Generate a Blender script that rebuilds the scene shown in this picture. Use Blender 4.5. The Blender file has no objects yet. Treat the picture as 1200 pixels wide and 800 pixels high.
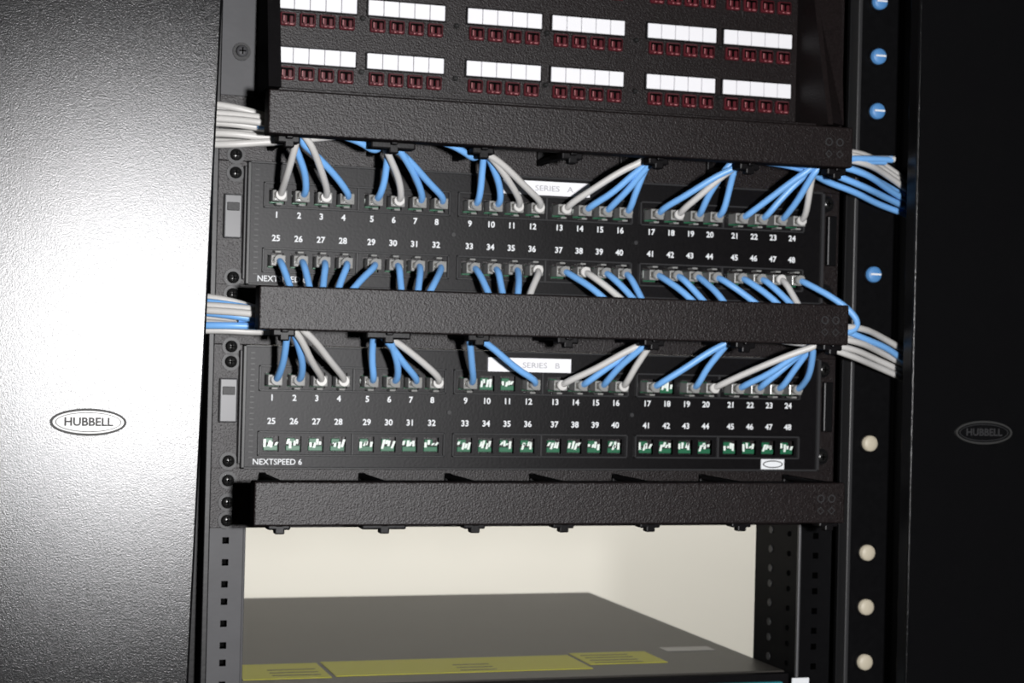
import bpy, bmesh, math, random
from mathutils import Vector, Matrix
random.seed(4)
ZO=1.30   # height of panel datum above the floor (m); working units below are mm
def V(x,y,z): return Vector((x/1000,y/1000,z/1000+ZO))
U=133.35

# ------------------------------------------------------------------ materials
def mat(name,col,rough=.5,metal=0,spec=.5,bump=0,bscale=600,var=0,vscale=40):
    m=bpy.data.materials.new(name); m.use_nodes=True
    n=m.node_tree.nodes; l=m.node_tree.links; b=n['Principled BSDF']
    b.inputs['Base Color'].default_value=(*col,1); b.inputs['Roughness'].default_value=rough
    b.inputs['Metallic'].default_value=metal; b.inputs['Specular IOR Level'].default_value=spec
    tc=n.new('ShaderNodeTexCoord')
    nz=n.new('ShaderNodeTexNoise'); nz.inputs['Scale'].default_value=vscale; nz.inputs['Detail'].default_value=4
    l.new(tc.outputs['Object'],nz.inputs['Vector'])
    if var>0:
        mx=n.new('ShaderNodeMixRGB'); mx.inputs[1].default_value=(*[c*(1-var) for c in col],1); mx.inputs[2].default_value=(*[min(1,c*(1+var)) for c in col],1)
        l.new(nz.outputs['Fac'],mx.inputs[0]); l.new(mx.outputs[0],b.inputs['Base Color'])
    if bump>0:
        n2=n.new('ShaderNodeTexNoise'); n2.inputs['Scale'].default_value=bscale; n2.inputs['Detail'].default_value=2
        l.new(tc.outputs['Object'],n2.inputs['Vector'])
        bp=n.new('ShaderNodeBump'); bp.inputs['Strength'].default_value=bump; bp.inputs['Distance'].default_value=.0002
        l.new(n2.outputs['Fac'],bp.inputs['Height']); l.new(bp.outputs[0],b.inputs['Normal'])
    return m
def coated(name,col,refl,rough,bump,bscale,var=.3,dist=.0002):
    """dark coated steel: diffuse base plus a soft short-tailed (Beckmann) sheen, fine orange-peel bump"""
    m=bpy.data.materials.new(name); m.use_nodes=True
    n=m.node_tree.nodes; l=m.node_tree.links; n.remove(n['Principled BSDF']); out=n['Material Output']
    d=n.new('ShaderNodeBsdfDiffuse'); g=n.new('ShaderNodeBsdfGlossy')
    g.distribution='BECKMANN'; g.inputs['Roughness'].default_value=rough; g.inputs['Color'].default_value=(refl,refl,refl*1.02,1)
    a=n.new('ShaderNodeAddShader'); l.new(d.outputs[0],a.inputs[0]); l.new(g.outputs[0],a.inputs[1]); l.new(a.outputs[0],out.inputs['Surface'])
    tc=n.new('ShaderNodeTexCoord')
    nz=n.new('ShaderNodeTexNoise'); nz.inputs['Scale'].default_value=bscale*.6; nz.inputs['Detail'].default_value=3
    l.new(tc.outputs['Object'],nz.inputs['Vector'])
    mx=n.new('ShaderNodeMixRGB'); mx.inputs[1].default_value=(*[c*(1-var) for c in col],1); mx.inputs[2].default_value=(*[c*(1+var) for c in col],1)
    l.new(nz.outputs['Fac'],mx.inputs[0]); l.new(mx.outputs[0],d.inputs['Color'])
    n2=n.new('ShaderNodeTexNoise'); n2.inputs['Scale'].default_value=bscale; n2.inputs['Detail'].default_value=2
    l.new(tc.outputs['Object'],n2.inputs['Vector'])
    bp=n.new('ShaderNodeBump'); bp.inputs['Strength'].default_value=bump; bp.inputs['Distance'].default_value=dist
    l.new(n2.outputs['Fac'],bp.inputs['Height']); l.new(bp.outputs[0],d.inputs['Normal']); l.new(bp.outputs[0],g.inputs['Normal'])
    return m
M={}
M['powder']=coated('black_powder_coat',(.0035,.0035,.004),.050,.285,.75,1500,dist=.00014)
M['bar']=coated('black_textured_steel',(.0105,.0080,.0082),.022,.42,1.0,900,.7,.0003)
M['plastic']=coated('black_plastic',(.0060,.0056,.0062),.013,.4,.3,500)
M['railb']=coated('black_rail_steel',(.0045,.0045,.005),.02,.4,.3,300)
M['dark']=coated('dark_recess',(.0015,.0015,.0015),.001,.5,.1,300)
M['edge']=mat('dark_grey_trim_and_highlight',(.028,.028,.03),.4,0,.3)
M['rail']=mat('grey_steel_and_lit_rail',(.06,.06,.065),.5,.1,.3,.2,300,.2)
M['latch_and_glint']=mat('grey_latch_and_glint',(.08,.08,.085),.4,.2,.4)
M['screw']=mat('black_screw',(.012,.012,.012),.25,.2,.6)
M['white']=mat('white_label',(.82,.82,.86),.5,0,.3)
M['ink']=mat('white_ink',(.75,.77,.8),.6)
M['blackink']=mat('black_ink',(.02,.02,.02),.6)
M['greyink']=mat('faded_ink',(.38,.38,.40),.6)
M['maroon']=mat('maroon_adapter',(.075,.009,.014),.35,0,.4)
M['maroonrim']=mat('maroon_adapter_rim',(.38,.14,.15),.4)
M['green']=mat('green_jack',(.008,.11,.05),.4)
M['contact']=mat('jack_contacts',(.75,.82,.78),.3)
M['blue']=mat('blue_cable_jacket',(.17,.40,.78),.38,0,.5,0,1,.12,30)
M['grey']=mat('grey_cable_jacket',(.54,.53,.52),.42,0,.5,0,1,.12,30)
M['plug']=mat('clear_plug',(.25,.25,.245),.16,0,.7)
M['plugdark']=mat('plug_contacts',(.07,.065,.055),.3)
M['silver']=mat('silver_badge',(.10,.10,.105),.33,.0,.8)
M['server']=mat('server_lid',(.038,.035,.032),.5,0,.14,.1,400,.15,12)
M['yellow']=mat('yellow_label',(.42,.40,.025),.55,0,.15)
M['teal']=mat('teal_latch',(.03,.22,.26),.4)
M['wall']=mat('cream_paint',(.72,.70,.64),.9,0,.2,.1,200,.03,3)
M['wallg']=mat('grey_paint',(.22,.22,.22),.9,0,.2,.1,200,.03,3)
M['floor']=mat('vinyl_floor',(.20,.19,.18),.5,0,.4,0,1,.2,8)
M['ceil']=mat('ceiling_tile',(.45,.45,.44),.9)
M['palehole']=mat('beige_hole_view',(.50,.45,.35),.5)
M['bluehole']=mat('blue_hole_view',(.08,.24,.52),.5)

# ------------------------------------------------------------------ mesh helpers
class Part:
    def __init__(s): s.bm=bmesh.new(); s.mats=[]
    def mi(s,m):
        m=M[m]
        if m not in s.mats: s.mats.append(m)
        return s.mats.index(m)
    def box(s,x0,x1,y0,y1,z0,z1,m,bev=0,seg=2):
        mi=s.mi(m)
        vs=[s.bm.verts.new(V(x,y,z)) for x in(x0,x1) for y in(y0,y1) for z in(z0,z1)]
        fs=[s.bm.faces.new([vs[i] for i in f]) for f in((0,1,3,2),(4,6,7,5),(0,4,5,1),(2,3,7,6),(0,2,6,4),(1,5,7,3))]
        for f in fs: f.material_index=mi
        if bev>0:
            es=list({e for f in fs for e in f.edges})
            r=bmesh.ops.bevel(s.bm,geom=es,offset=bev/1000,segments=seg,affect='EDGES',profile=.5)
            for f in r['faces']: f.material_index=mi
    def quadprism(s,pts,m):   # 8 points (bottom 4, top 4)
        mi=s.mi(m); vs=[s.bm.verts.new(V(*p)) for p in pts]
        for f in((3,2,1,0),(4,5,6,7),(0,1,5,4),(1,2,6,5),(2,3,7,6),(3,0,4,7)):
            s.bm.faces.new([vs[i] for i in f]).material_index=mi
    def cyl(s,x,y,z,r,h,m,seg=20,axis='Y',r2=None):
        mi=s.mi(m)
        rot={'Y':Matrix.Rotation(math.radians(90),4,'X'),'Z':Matrix(),'X':Matrix.Rotation(math.radians(90),4,'Y')}[axis]
        g=bmesh.ops.create_cone(s.bm,cap_ends=True,segments=seg,radius1=r/1000,radius2=(r if r2 is None else r2)/1000,depth=h/1000,matrix=Matrix.Translation(V(x,y,z))@rot)
        for v in g['verts']:
            for f in v.link_faces: f.material_index=mi; f.smooth=len(f.verts)==4
    def dome(s,x,y,z,r,sy,m):
        mi=s.mi(m)
        g=bmesh.ops.create_uvsphere(s.bm,u_segments=20,v_segments=12,radius=r/1000,matrix=Matrix.Translation(V(x,y,z))@Matrix.Diagonal((1,sy,1,1)))
        for v in g['verts']:
            for f in v.link_faces: f.material_index=mi; f.smooth=True
    def ring(s,x,y,z,rx,rz,t,m,n=48,d=1.2):
        mi=s.mi(m); L=[]
        for i in range(n):
            a=2*math.pi*i/n; c,sn=math.cos(a),math.sin(a); row=[]
            for (k,yy) in((0,y),(0,y-d),(-t,y-d),(-t,y)):
                row.append(s.bm.verts.new(V(x+(rx+k)*c,yy,z+(rz+k)*sn)))
            L.append(row)
        for i in range(n):
            A,B=L[i],L[(i+1)%n]
            for j in range(4):
                s.bm.faces.new((A[j],A[(j+1)%4],B[(j+1)%4],B[j])).material_index=mi
    def disc(s,x,y,z,rx,rz,m,n=48,d=.8):
        mi=s.mi(m)
        vs=[s.bm.verts.new(V(x+rx*math.cos(2*math.pi*i/n),y-d,z+rz*math.sin(2*math.pi*i/n))) for i in range(n)]
        s.bm.faces.new(vs).material_index=mi
    def text(s,t,x,y,z,size,m,align='CENTER',bold=0.0,sx=1):
        mi=s.mi(m)
        c=bpy.data.curves.new('t','FONT'); c.body=t; c.size=size/1000; c.align_x=align; c.align_y='CENTER'; c.extrude=.0001; c.offset=bold/1000
        c.resolution_u=3
        o=bpy.data.objects.new('t',c); bpy.context.scene.collection.objects.link(o)
        bpy.context.view_layer.update()
        me=bpy.data.meshes.new_from_object(o.evaluated_get(bpy.context.evaluated_depsgraph_get()))
        me.transform(Matrix.Translation(V(x,y,z))@Matrix.Rotation(math.radians(90),4,'X')@Matrix.Diagonal((sx,1,1,1)))
        me.materials.clear()
        for k in range(mi+1): me.materials.append(s.mats[k])
        for f in me.polygons: f.material_index=mi
        s.bm.from_mesh(me)
        bpy.data.objects.remove(o); bpy.data.meshes.remove(me); bpy.data.curves.remove(c)
    def holeplate(s,xc,zc,holes,y,depth,m,mb,mw=None):
        """flat plate facing -Y on the grid xc*zc; holes={(i,j)} cells sunk by depth"""
        a,b,w=s.mi(m),s.mi(mb),s.mi(mw or mb)
        G=[[s.bm.verts.new(V(x,y,z)) for z in zc] for x in xc]
        for i in range(len(xc)-1):
            for j in range(len(zc)-1):
                q=[G[i][j],G[i+1][j],G[i+1][j+1],G[i][j+1]]
                if (i,j) not in holes: s.bm.faces.new(q).material_index=a
                else:
                    B=[s.bm.verts.new(v.co+Vector((0,depth/1000,0))) for v in q]
                    s.bm.faces.new(B).material_index=b
                    for k in range(4): s.bm.faces.new((q[k],q[(k+1)%4],B[(k+1)%4],B[k])).material_index=w
    def make(s,name,parent=None,smooth=False):
        me=bpy.data.meshes.new(name); s.bm.to_mesh(me); s.bm.free()
        for m in s.mats: me.materials.append(m)
        o=bpy.data.objects.new(name,me); bpy.context.scene.collection.objects.link(o)
        if smooth:
            for p in me.polygons: p.use_smooth=True
        if parent: o.parent=parent
        return o
def empty(name):
    o=bpy.data.objects.new(name,None); o.empty_display_size=.05; bpy.context.scene.collection.objects.link(o); return o

def screw(p,x,y,z,m='screw',r=5.0):
    p.cyl(x,y-.7,z,r+1.6,1.4,'railb')
    p.cyl(x,y-2.6,z,r*.8,2.6,m)
    p.dome(x,y-3.6,z,r*.86,.45,m)
    p.box(x-2.4,x+2.4,y-6.2,y-5.2,z-.5,z+.5,'dark'); p.box(x-.5,x+.5,y-6.2,y-5.2,z-2.4,z+2.4,'dark')

# ------------------------------------------------------------------ room
def shell(name,x0,x1,y0,y1,z0,z1,m):
    p=Part(); p.box(x0,x1,y0,y1,z0,z1,m); return p.make(name)
F0=-1300
shell('floor',-2600,2600,-3600,1900,F0-50,F0,'floor')
shell('ceiling',-2600,2600,-3600,1900,F0+2700,F0+2750,'ceil')
shell('wall_back',-2600,2600,1900,1950,F0,F0+2700,'wall')
shell('wall_front',-2600,2600,-3650,-3600,F0,F0+2700,'wallg')
shell('wall_left',-2650,-2600,-3600,1900,F0,F0+2700,'wallg')
shell('wall_right',2600,2650,-3600,1900,F0,F0+2700,'wallg')
shell('baseboard_back',-2600,2600,1885,1900,F0,F0+100,'railb')

# ------------------------------------------------------------------ rack frame
rack=empty('equipment_rack')
TOP=800
def rail(sgn):
    p=Part()
    xs=sorted([sgn*v for v in(224,234.6,239.4,251)])
    m='rail' if sgn<0 else 'railb'  # left rail coloured lighter to paint in the flash falling on it
    zc=[F0+60]; holes=set()
    hz=[]; k=0; zz=-104
    steps=(15.9,15.9,12.65)
    while zz>-330: hz.append(zz); zz-=steps[k%3]; k+=1
    hz=hz[::-1]
    for h in hz: zc+= [h-2.4,h+2.4]
    zc.append(TOP)
    for j in range(len(hz)): holes.add((1,1+2*j))
    p.holeplate(xs,zc,holes,0,10,m,'dark')
    p.box(xs[0],xs[-1],10.5,12,F0+60,TOP,m)
    xi=sgn*222.5; p.box(min(xi,xi+sgn*2),max(xi,xi+sgn*2),-.5,82,F0+60,TOP,m,.6)
    p.box(min(xi,xi+sgn*26),max(xi,xi+sgn*26),80,82,F0+60,TOP,m)
    if sgn>0:
        p.box(221,223.2,-2.5,1,F0+60,-92,'latch_and_glint',.7,2)  # pale strip painted along the corner as its flash glint
        p.box(217,232,-4,-2.5,-223,-217,'ink',.3,1)
    for h in hz:
        p.cyl(xi-sgn*.3,52,h,3.0,1,'edge' if sgn>0 else 'dark',axis='X',seg=14)
        if sgn>0: p.cyl(xi-sgn*.3,18,h,2.2,1,'dark',axis='X',seg=14)
    p.make('rail_%s'%('left' if sgn<0 else 'right'),rack)
rail(-1); rail(1)
p=Part()
p.box(-250,250,-250,400,F0,F0+60,'railb'); p.box(-250,250,0,82,TOP,TOP+60,'railb')
for sx in(-1,1):   # server slide rails
    a,b=sorted((sx*222.3,sx*224)); p.box(a,b,82,500,-262,-240,'rail')
p.make('frame',rack)

# vertical cable managers with their doors
def oval_badge(p,x,y,z,n=1):
    p.ring(x,y,z,25,9.2,1.6,'blackink',d=1.6); p.disc(x,y,z,24,8.4,'silver' if x<0 else 'railb')  # right badge coloured darker, painting in the dimmer light there
    p.ring(x,y,z,21.6,6.6,.5,'blackink' if x<0 else 'edge',d=1.3)
    p.text('HUBBELL',x,y-1.2,z,7.8,'blackink' if x<0 else 'edge',bold=.2,sx=1.02)
for sx,nm in((-1,'left'),(1,'right')):
    vm=empty('vertical_cable_manager')
    p=Part()
    a,b=sorted((sx*255,sx*425))
    p.box(a,b,118,122,F0+60,TOP,'railb')                       # back plate
    c=sx*435; p.box(min(c,c+sx*3),max(c,c+sx*3),-50,122,F0,TOP,'railb')
    if sx<0:
        p.box(-330,-252,3,6,F0+60,TOP,'plastic')  # black sheet standing in for the dark void of the channel
        p.box(-256,-251.5,-22,2.8,F0+60,TOP,'railb',.8)
    else:
        # perforated inner post, one round opening per rack unit
        p.box(258,345,2,6,F0+60,TOP,'railb')
        p.box(258.5,262,-12,6,F0+60,TOP,'edge',.8)  # lighter grey strip, a painted highlight on the post edge
        p.box(262,300,-1,2,F0+60,TOP,'railb',.5)
        p.box(303,306,-30,6,F0+60,TOP,'railb',.8)
    p.make('channel',vm)
    p=Part()
    if sx<0: x0,x1=-418,-265
    else: x0,x1=277.5,422
    p.box(x0,x1,-75,-60,F0+70,TOP-10,'powder',1.6,3)
    if sx<0:   # this door hangs about 1.4 degrees off plumb
        piv=V(-341,0,35)
        bmesh.ops.rotate(p.bm,verts=p.bm.verts[:],cent=piv,matrix=Matrix.Rotation(math.radians(1.4),3,'Y'))
    oval_badge(p,sx*341.5,-75,-16)
    d=p.make('door',vm)
# domes standing in for cables and wall seen through the post's openings
p=Part()
for z,c in ((285+44.45,'bluehole'),(285,'bluehole'),(285-44.45,'bluehole'),(108,'bluehole'),(-29,'palehole'),(-117.5,'palehole'),(-161.5,'palehole'),(-206,'palehole'),(-250.4,'palehole')):
    p.ring(281.5,-1,z,8.2,8.2,1.4,'railb',n=28,d=1.5)
    p.cyl(281.5,-2.5,z,6.4,5,c,seg=28); p.dome(281.5,-5,z,6.4,.35,c)
    if c=='bluehole': p.box(277,286,-7.9,-7.2,z-.7,z+.7,'ink')
p.make('hole_view_domes')

# ------------------------------------------------------------------ fiber distribution panel (top)
fp=empty('fiber_patch_panel')
p=Part()
p.box(-250,250,-2,0,222,360,'bar',.5)
p.box(-250,-225,-4,-2,219,360,'rail',.5)
p.box(216,250,-3.5,-2,219,360,'bar',.5)
p.quadprism([(-224,-2,219),(-215,-2,219),(-215,-62,219),(-224,-62,219),(-224,-2,360),(-215,-2,360),(-215,-30,360),(-224,-30,360)],'plastic')
p.quadprism([(209,-2,219),(213,-2,219),(213,-60,219),(209,-60,219),(209,-2,360),(213,-2,360),(213,-20,360),(209,-20,360)],'bar')
p.box(-215,209,-40,-2,219,222,'bar',.5)
p.quadprism([(214,-3,225),(244,-3,225),(244,-18,225),(214,-40,225),(214,-3,360),(244,-3,360),(244,-6,360),(214,-8,360)],'bar')
screw(p,-235,-4,251,'rail'); screw(p,226,-14,246,'screw',4)
p.make('housing',fp)
p=Part()
blocks=[(-209,-150.5),(-142,-83),(-65.5,-6.5),(1.7,61),(80,138),(144.5,203.5)]
for r in range(3):
    zl=245.5+39.6*r
    for bi,(a,b) in enumerate(blocks):
        if r<2:
            n=5; w=(b-a)/n
            for i in range(n):
                p.box(a+i*w+.2,a+(i+1)*w-.2,-5.0,-2,zl,zl+11.2,'white',.25,1)
            p.box(a-1,b+1,-3.6,-2,zl-1,zl+12.4,'plastic',.4,1)
        w=(b-a)/4
        for i in range(4):
            cx=a+(i+.5)*w; cz=zl-7.6
            p.box(cx-5.8,cx+5.8,-6,-2,cz-5,cz+5,'maroon',.9,1)
            p.box(cx-4.6,cx+4.6,-6.3,-5.9,cz-2.6,cz+3.8,'dark')
            p.box(cx-3.8,cx-1.0,-6.9,-6,cz-3.9,cz+2.2,'maroon',.5,1)
            p.box(cx+.8,cx+3.6,-6.9,-6,cz-3.9,cz+2.2,'maroon',.5,1)
            p.box(cx-3.8,cx-3.2,-7.3,-6,cz-2,cz+2,'maroonrim')
            p.box(cx+1.0,cx+3.4,-7.3,-6,cz-4.4,cz-3.7,'maroonrim')
            p.box(cx-2.4,cx-1.2,-7.3,-6,cz-4.4,cz-3.7,'maroonrim')
    for x in(-146,-74,-2.4,70.5,141.2):
        p.cyl(x,-4,zl-3,1.9,4,'screw',seg=12); p.box(x-.9,x+.9,-6.2,-6,zl-3.3,zl-2.7,'edge')
p.make('adapters_and_labels',fp)

# ------------------------------------------------------------------ copper patch panels
xs=[];x=0
for g in range(6):
    for i in range(4): xs.append(x); x+=16.53
    x-=16.53; x+= 21.4 if g%2==0 else 25.9
mid=(xs[0]+xs[-1])/2; XP=[v-mid for v in xs]
def patch_panel(z0,lower):
    e=empty('patch_panel')
    top=z0+38.6; bot=z0-51.5
    p=Part()
    p.box(-250,250,-1.8,0,bot,top,'bar',.4)                 # mounting ears
    xc=[-227]; holes=set()
    for i,v in enumerate(XP): xc+=[v-5.9,v+5.9]
    xc.append(233)
    zc=[bot,z0-39,z0-27.5,z0+8,z0+19.5,top]
    for k in range(24): holes|={(1+2*k,1),(1+2*k,3)}
    p.holeplate(xc,zc,holes,-6,9,'plastic','dark','dark')
    for a,b,c,d in((-228.5,-226,bot,top),(232,234.5,bot,top),(-228.5,234.5,top-1.5,top),(-228.5,234.5,bot,bot+1.5)):
        p.box(a,b,-8,0,c,d,'edge',.4,1)
    p.box(-227,233,4,45,bot+1,top-1,'dark')
    p.make('face',e)
    p=Part()
    for g in range(3):      # raised trays round each pair of port groups
        a=XP[g*8]-10; b=XP[g*8+7]+10
        for lo,hi in((z0+5.2,z0+24),(z0-42,z0-23.8)):
            for A,B,C,D in((a,b,lo,lo+1.3),(a,b,hi-1.3,hi),(a,a+1.3,lo,hi),(b-1.3,b,lo,hi)):
                p.box(A,B,-8.2,-5.5,C,D,'edge',.35,1)
        mxx=(XP[g*8+3]+XP[g*8+4])/2
        for lo,hi in((z0+5.2,z0+24),(z0-42,z0-23.8)): p.box(mxx-.8,mxx+.8,-7.6,-5.5,lo,hi,'edge',.3,1)
    for x in((XP[7]+XP[8])/2,(XP[15]+XP[16])/2): p.cyl(x,-7,z0-8.5,1.6,2,'edge',seg=12)
    # ear latches and ladder ticks
    p.box(-245,-232,-7,-1.8,z0-18,z0+14,'latch_and_glint',1,2)
    p.box(-243,-234,-7.6,-6.8,z0+2,z0+8,'plastic',.3,1)
    p.box(238,246,-7,-1.8,z0-20,z0+20,'railb',1,2)
    p.box(-231,-229.4,-9,-1.8,bot+4,top-4,'edge',.4,1)
    z=bot+8
    while z<top-6:
        p.box(-223,-220,-6.6,-6,z,z+.6,'edge'); z+=4
    p.make('trim',e)
    p=Part()
    for k in range(24):
        p.text(str(k+1),XP[k],-6.2,z0+.3,6.2,'ink',bold=.14)
        p.text(str(k+25),XP[k],-6.2,z0-16.8,6.2,'ink',bold=.14)
    p.text('NEXTSPEED 6',-220,-6.2,z0-46.5,6.0,'ink',align='LEFT',bold=.05,sx=1)
    if lower:
        p.box(-44,22,-9,-6,z0+23,z0+33.5,'white'); p.text('SERIES   B',-2,-9.2,z0+28,6,'greyink',bold=.05,sx=1.2)
        p.box(184,204,-7,-6,z0-50,z0-42,'ink'); p.ring(194,-7.1,z0-46,8.6,3,.8,'blackink',d=.4)
    else:
        p.box(-36,34,-9,-6,z0+24.5,z0+35,'white'); p.text('SERIES   A',5,-9.2,z0+29.5,6,'greyink',bold=.05,sx=1.2)
    p.make('port_labels',e)
    # jack inserts
    p=Part()
    for k in range(24):
        for row,cz in((0,z0+13.7),(1,z0-33.2)):
            x=XP[k]
            p.box(x-5.2,x+5.2,-4.4,3,cz-4.9,cz-1.2,'green',.3,1)
            p.box(x-4.6,x+1.6,-4.2,3,cz+.6,cz+4.2,'green',.3,1)
            rr=random.Random(k*7+row)
            for j in range(4):
                xx=x-4.0+j*2.4+rr.uniform(-.6,.6); h=rr.uniform(1.2,3.8); lo=rr.uniform(-.5,3.2); sl=rr.uniform(-.6,1.8)
                p.quadprism([(xx-.9,-5,cz-lo),(xx+.8,-5,cz-lo),(xx+.8,-4.4,cz-lo),(xx-.9,-4.4,cz-lo),
                             (xx-.9+sl,-5,cz+h),(xx+1+sl,-5,cz+h),(xx+1+sl,-4.4,cz+h),(xx-.9+sl,-4.4,cz+h)],'contact')
    p.make('jacks',e)
    return e
patch_panel(U,False); patch_panel(0,True)
p=Part()
for z in(176,163,87,75,37,26,-46,-60,-76,-89):
    screw(p,-237,-2,z)
for z in(163,92,60,30,-40,-66,-85): screw(p,238,-2,z)
p.make('rack_screws')

# ------------------------------------------------------------------ horizontal cable managers
FX=[-212,-138,-72,-5,62,135,207]
for j in range(3):
    e=empty('horizontal_cable_manager'); z1=212.5-j*U; z0=z1-30.2
    p=Part()
    p.box(-250,250,-2,0,z0-10.3,z1+(9.4 if j==0 else 3.2),'bar',.4)
    p.make('base_plate',e)
    p=Part()
    xl=-229 if j==0 else -232
    p.box(xl,212,-95,-92,z0,z1,'bar',1.2,3)
    p.box(xl,212,-93,-78,z1-2.2,z1,'bar',.8,2); p.box(xl,212,-93,-78,z0,z0+2.2,'bar',.8,2)
    p.box(xl,xl+2,-93,-78,z0,z1,'bar',.5,1); p.box(210,212,-93,-78,z0,z1,'bar',.5,1)
    for i,xx in enumerate((192,201)):
        for zz,up in((z0+9.5,1),(z0+18.5,-1)):
            p.ring(xx,-95,zz,3.0,3.0,.8,'edge',n=4 if up>0 else 20,d=.4)
    p.make('cover',e)
    p=Part()
    for i,fx in enumerate(FX):
        wide=8 if i!=1 else 16
        p.box(fx-2.5,fx+2.5,-84,-2,z0-1.5,z0+3,'plastic',.8,2)
        p.box(fx-wide,fx+wide,-80,-68,z0-4.2,z0+1.5,'plastic',1.2,2)
        p.box(fx-3,fx+4,-80,-72,z0-7.2,z0-2,'plastic',1,2)
        p.box(fx-2.5,fx+2.5,-84,-2,z1-4,z1-.5,'plastic',.8,2)
        p.box(fx-2.5,fx+2.5,-6,-2,z0-2,z1,'plastic',.8,2)
        p.box(fx-2,fx+2,-84,-79,z0,z1-1,'plastic',.5,1)
    p.make('fingers',e)

# ------------------------------------------------------------------ cables
cab={'blue':[], 'grey':[]}; plugs={'blue':Part(),'grey':Part()}
def plug(c,x,z,up):
    P=plugs[c]
    P.box(x-5.3,x+5.3,-19,0,z-4.2,z+3.8,'plug',.6,2)
    P.box(x-2.2,x+2.2,-17,-7,z-up*6.2-.7,z-up*6.2+.7,'plug',.3,1)
    P.box(x-4.2,x+4.2,-19.4,-18,z-2.4,z+2.2,'plugdark',.4,1)
    P.cyl(x,-21,z,3.7,6,'plug' if c=='blue' else 'grey',seg=14)
def addc(c,pts,r=2.55): cab[c].append((pts,r))
G={'A':(-200,-1),'B':(-138,-1),'C':(-68,-1),'D':(68,1),'E':(133,1),'F':(203,1)}
R=random.uniform
def toprow(z0,spec):
    zj=z0+13.7; gz=z0+50
    for k,c,g in spec:
        x=XP[k-1]; gx,d=G[g]; jx=R(-6,6); jy=R(-9,7)
        if c=='blue' and g=='A': d=1
        if g=='F' and z0<50: d=-1
        if c=='grey': jy-=5
        plug(c,x,zj,1)
        gxx=gx+jx+ (x-gx)*.07
        q=R(-2.5,2.5)
        pts=[(x,-14,zj),(x,-23,zj+.3),(x+(gxx-x)*.04+q*.5,-30,zj+4),(x+(gxx-x)*.32+q,-38+jy*.5,zj+14+R(-2,2)),
             (x+(gxx-x)*.72+q*.5,-46+jy,gz-10+abs(x-gx)*.04),(gxx,-52+jy,gz-1),(gxx+d*8,-54+jy,gz+7),(gxx+d*35,-52+jy,gz+13+jx*.6),(gxx+d*70,-50,gz+14+jx*.6)]
        addc(c,pts)
b,g_='blue','grey'
toprow(U,[(1,g_,'A'),(2,b,'A'),(3,g_,'A'),(4,b,'A'),(5,b,'B'),(6,g_,'B'),(7,b,'B'),(8,b,'B'),(9,b,'C'),(10,b,'C'),(11,g_,'C'),(12,g_,'C'),
 (13,g_,'D'),(14,b,'D'),(15,b,'D'),(16,b,'D'),(17,b,'E'),(18,g_,'E'),(19,b,'E'),(20,b,'E'),(21,b,'F'),(22,b,'F'),(23,b,'F'),(24,g_,'F')])
toprow(0,[(1,b,'A'),(2,b,'A'),(3,g_,'A'),(4,g_,'A'),(5,b,'B'),(6,b,'B'),(7,b,'B'),(8,g_,'B'),(9,b,'C'),(12,b,'C'),
 (13,g_,'D'),(14,b,'D'),(15,b,'D'),(16,g_,'D'),(17,b,'E'),(19,b,'E'),(20,g_,'F'),(21,b,'F'),(22,b,'F'),(23,b,'F'),(24,b,'F')])
for k,c,dx in [(1,b,7),(2,b,2),(3,b,-5),(4,b,-10),(5,b,-23),(6,b,-2),(7,b,-7),(8,b,-15),(9,b,6),(10,b,0),(11,b,-7),(12,g_,-14),(13,b,24),(14,g_,26),(15,b,17),(16,b,7),
               (17,b,22),(18,b,18),(19,b,13),(20,b,28),(21,b,22),(22,b,20),(23,g_,8),(24,b,30)]:
    x=XP[k-1]; zj=U-33.2; plug(c,x,zj,-1); s=-1 if (k<13 or k>20) else 1
    jy=R(-4,4); dx+=R(-1.5,1.5)
    addc(c,[(x,-14,zj),(x,-23,zj-.3),(x+dx*.15,-30,zj-4),(x+dx*.55,-38+jy,zj-12),(x+dx,-46+jy,zj-23),(x+dx*1.3+s*3,-50+jy,zj-34),(x+dx*1.3+s*12,-52,zj-42),(x+dx*1.3+s*40,-50,zj-44)])
# bundles leaving to the vertical managers
def bundle(side,z,cols,spread,y0=-48):
    n=len(cols)
    for i,c in enumerate(cols):
        t=(i/(n-1)-.5) if n>1 else 0
        yy=y0+R(-12,12); w1,w2=R(-2,2),R(-2,2)
        if side<0:
            pts=[(-60,-50,z+8),(-150,-54,z+6+t*8),(-196,yy*.3-40,z-2+t*8),(-222,yy,z+t*spread*.7+w1),(-250,yy,z+3+t*spread+w2),(-285,yy*.6,z+4+t*spread*1.1),(-335,-10,z-10+t*20),(-350+t*10,10,z-60),(-350+t*12,20,z-130)]
        else:
            pts=[(60,-50,z+6),(150,-54,z+6+t*8),(195,yy*.3-40,z+3+t*10),(218,yy,z+3+t*spread*.7+w1),(245,yy,z-1+t*spread+w2),(275,yy*.6,z-7+t*spread*1.1),(325,-10,z-24+t*20),(345+t*10,10,z-60),(350+t*12,20,z-130)]
        addc(c,pts,2.6)
bundle(-1,190,[g_]*9,28)
bundle(-1,56,[g_,b,g_,g_,b,g_,b,g_],24)
bundle(1,187,[b,b,b,b,g_,g_,g_],32)
bundle(1,52,[g_,g_,g_,g_,g_],22)
addc(b,[(150,-52,62),(200,-50,66),(225,-48,64),(250,-45,56),(285,-35,46),(330,-8,20),(350,10,-60)])
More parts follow.
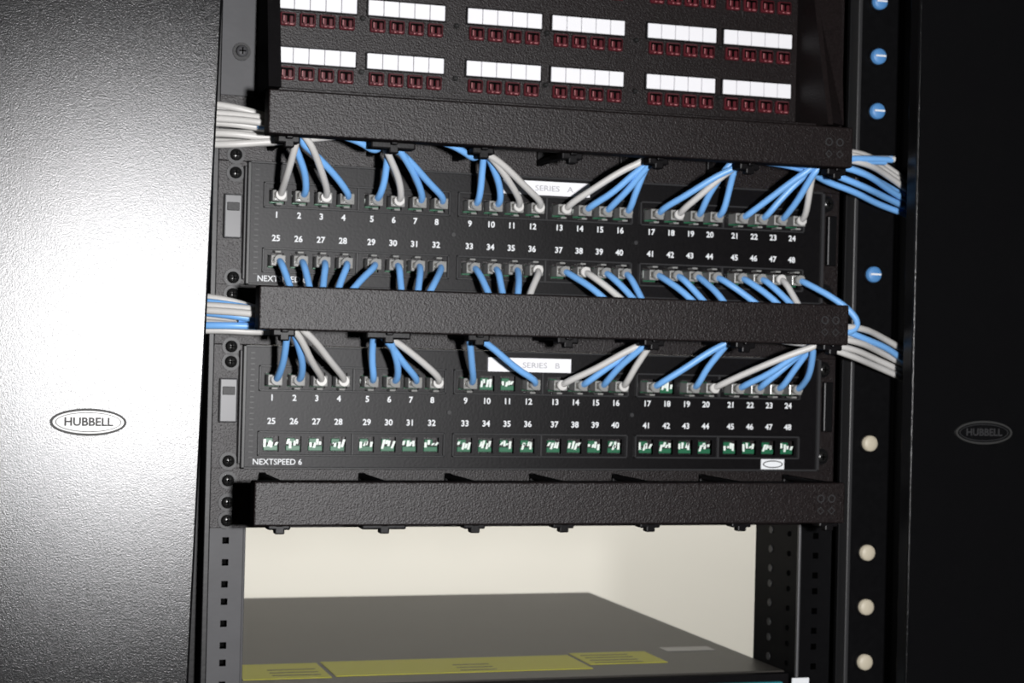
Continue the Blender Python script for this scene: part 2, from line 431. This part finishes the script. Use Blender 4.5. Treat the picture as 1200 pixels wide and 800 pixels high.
# short loops dropping from behind the covers
addc(b,[(-230,-55,192),(-185,-62,190),(-160,-62,185),(-146,-56,178),(-140,-52,184),(-120,-50,196)])
addc(b,[(-120,-55,192),(-95,-62,187),(-82,-60,182),(-70,-54,176),(-66,-50,184)])
addc(b,[(-160,-60,54),(-140,-64,49),(-110,-62,52),(-80,-55,62)])
def build_cables(c,name):
    e=empty(name)
    cu=bpy.data.curves.new('c','CURVE'); cu.dimensions='3D'; cu.bevel_resolution=3; cu.resolution_u=6; cu.bevel_depth=1.0; cu.use_fill_caps=True
    for pts,r in cab[c]:
        sp=cu.splines.new('NURBS'); sp.points.add(len(pts)-1)
        for q,pt in zip(sp.points,pts):
            q.co=(*V(*pt),1); q.radius=r/1000
        sp.order_u=3; sp.use_endpoint_u=True
    o=bpy.data.objects.new('c',cu); bpy.context.scene.collection.objects.link(o); bpy.context.view_layer.update()
    me=bpy.data.meshes.new_from_object(o.evaluated_get(bpy.context.evaluated_depsgraph_get())); bpy.data.objects.remove(o)
    me.materials.clear(); me.materials.append(M[c])
    for f in me.polygons: f.use_smooth=True; f.material_index=0
    ob=bpy.data.objects.new('cables',me); bpy.context.scene.collection.objects.link(ob); ob.parent=e
    plugs[c].make('plugs',e)
build_cables('blue','blue_network_cables'); build_cables('grey','grey_network_cables')

# ------------------------------------------------------------------ rack server below
e=empty('rack_server'); p=Part()
p.box(-222,222,20,492,-302,-215,'server',1.2,2)
p.box(-222,222,12,20,-302,-216,'plastic',1,2)
for i in range(16): p.box(-150+i*18,-138+i*18,11,12.2,-290,-235,'dark')
p.box(150,215,8,13,-232,-222,'teal',1,2); p.box(-215,-195,6,13,-285,-235,'latch_and_glint',1,2)
p.make('chassis',e)
p=Part()
p.box(-214,-146,48,112,-215,-214.6,'yellow'); p.box(-142,68,52,116,-215,-214.6,'yellow'); p.box(72,140,70,124,-215,-214.6,'yellow')
for x0,x1,n in((-190,-152,3),(-40,-10,3),(78,120,4)):
    for i in range(n): p.box(x0,x1,60+i*12+(14 if x0>70 else 0),62+i*12+(14 if x0>70 else 0),-214.6,-214.4,'server')
p.box(160,205,120,140,-215,-214.6,'latch_and_glint')
p.make('lid_labels',e)

# ------------------------------------------------------------------ lights
def light(name,typ,loc,e,col=(1,1,1),**k):
    L=bpy.data.lights.new(name,typ); L.energy=e; L.color=col
    for a,v in k.items(): setattr(L,a,v)
    o=bpy.data.objects.new(name,L); o.location=loc; bpy.context.scene.collection.objects.link(o); return o
fl=light('camera_flash','SPOT',V(-190,-1290,45),84,(1,.99,.98),shadow_soft_size=.03,spot_size=math.radians(95),spot_blend=.6)
fl.rotation_euler=(math.radians(90),0,math.radians(-4))
a=light('back_wall_fill','AREA',V(350,500,F0+2550),42,(1,.98,.94),shape='RECTANGLE',size=2.2,size_y=.5,spread=math.radians(130))  # unseen area fill, added to brighten the back wall
a.rotation_euler=(math.radians(52),0,0)
w=bpy.data.worlds.new('World'); bpy.context.scene.world=w; w.use_nodes=True
w.node_tree.nodes['Background'].inputs[0].default_value=(.02,.02,.02,1)

# ------------------------------------------------------------------ camera
yaw,pit,rol=.2993,.0068,.0243
cy,sy,cp,sp=math.cos(yaw),math.sin(yaw),math.cos(pit),math.sin(pit)
Fv=Vector((sy*cp,cy*cp,sp)); R0=Vector((cy,-sy,0)); Uv=R0.cross(Fv)
R2=R0*math.cos(rol)+Uv*math.sin(rol); U2=-R0*math.sin(rol)+Uv*math.cos(rol)
cam=bpy.data.cameras.new('camera'); co=bpy.data.objects.new('camera',cam); bpy.context.scene.collection.objects.link(co)
m=Matrix((R2,U2,-Fv)).transposed().to_4x4(); m.translation=V(-425.0367,-1303.1588,36.6970); co.matrix_world=m
cam.sensor_width=36; cam.lens=2095.75/1200*36; cam.clip_start=.05
cam.dof.use_dof=True; cam.dof.focus_distance=1.02; cam.dof.aperture_fstop=20
bpy.context.scene.camera=co
bpy.context.scene.view_settings.view_transform='Standard'
bpy.context.scene.view_settings.look='None'
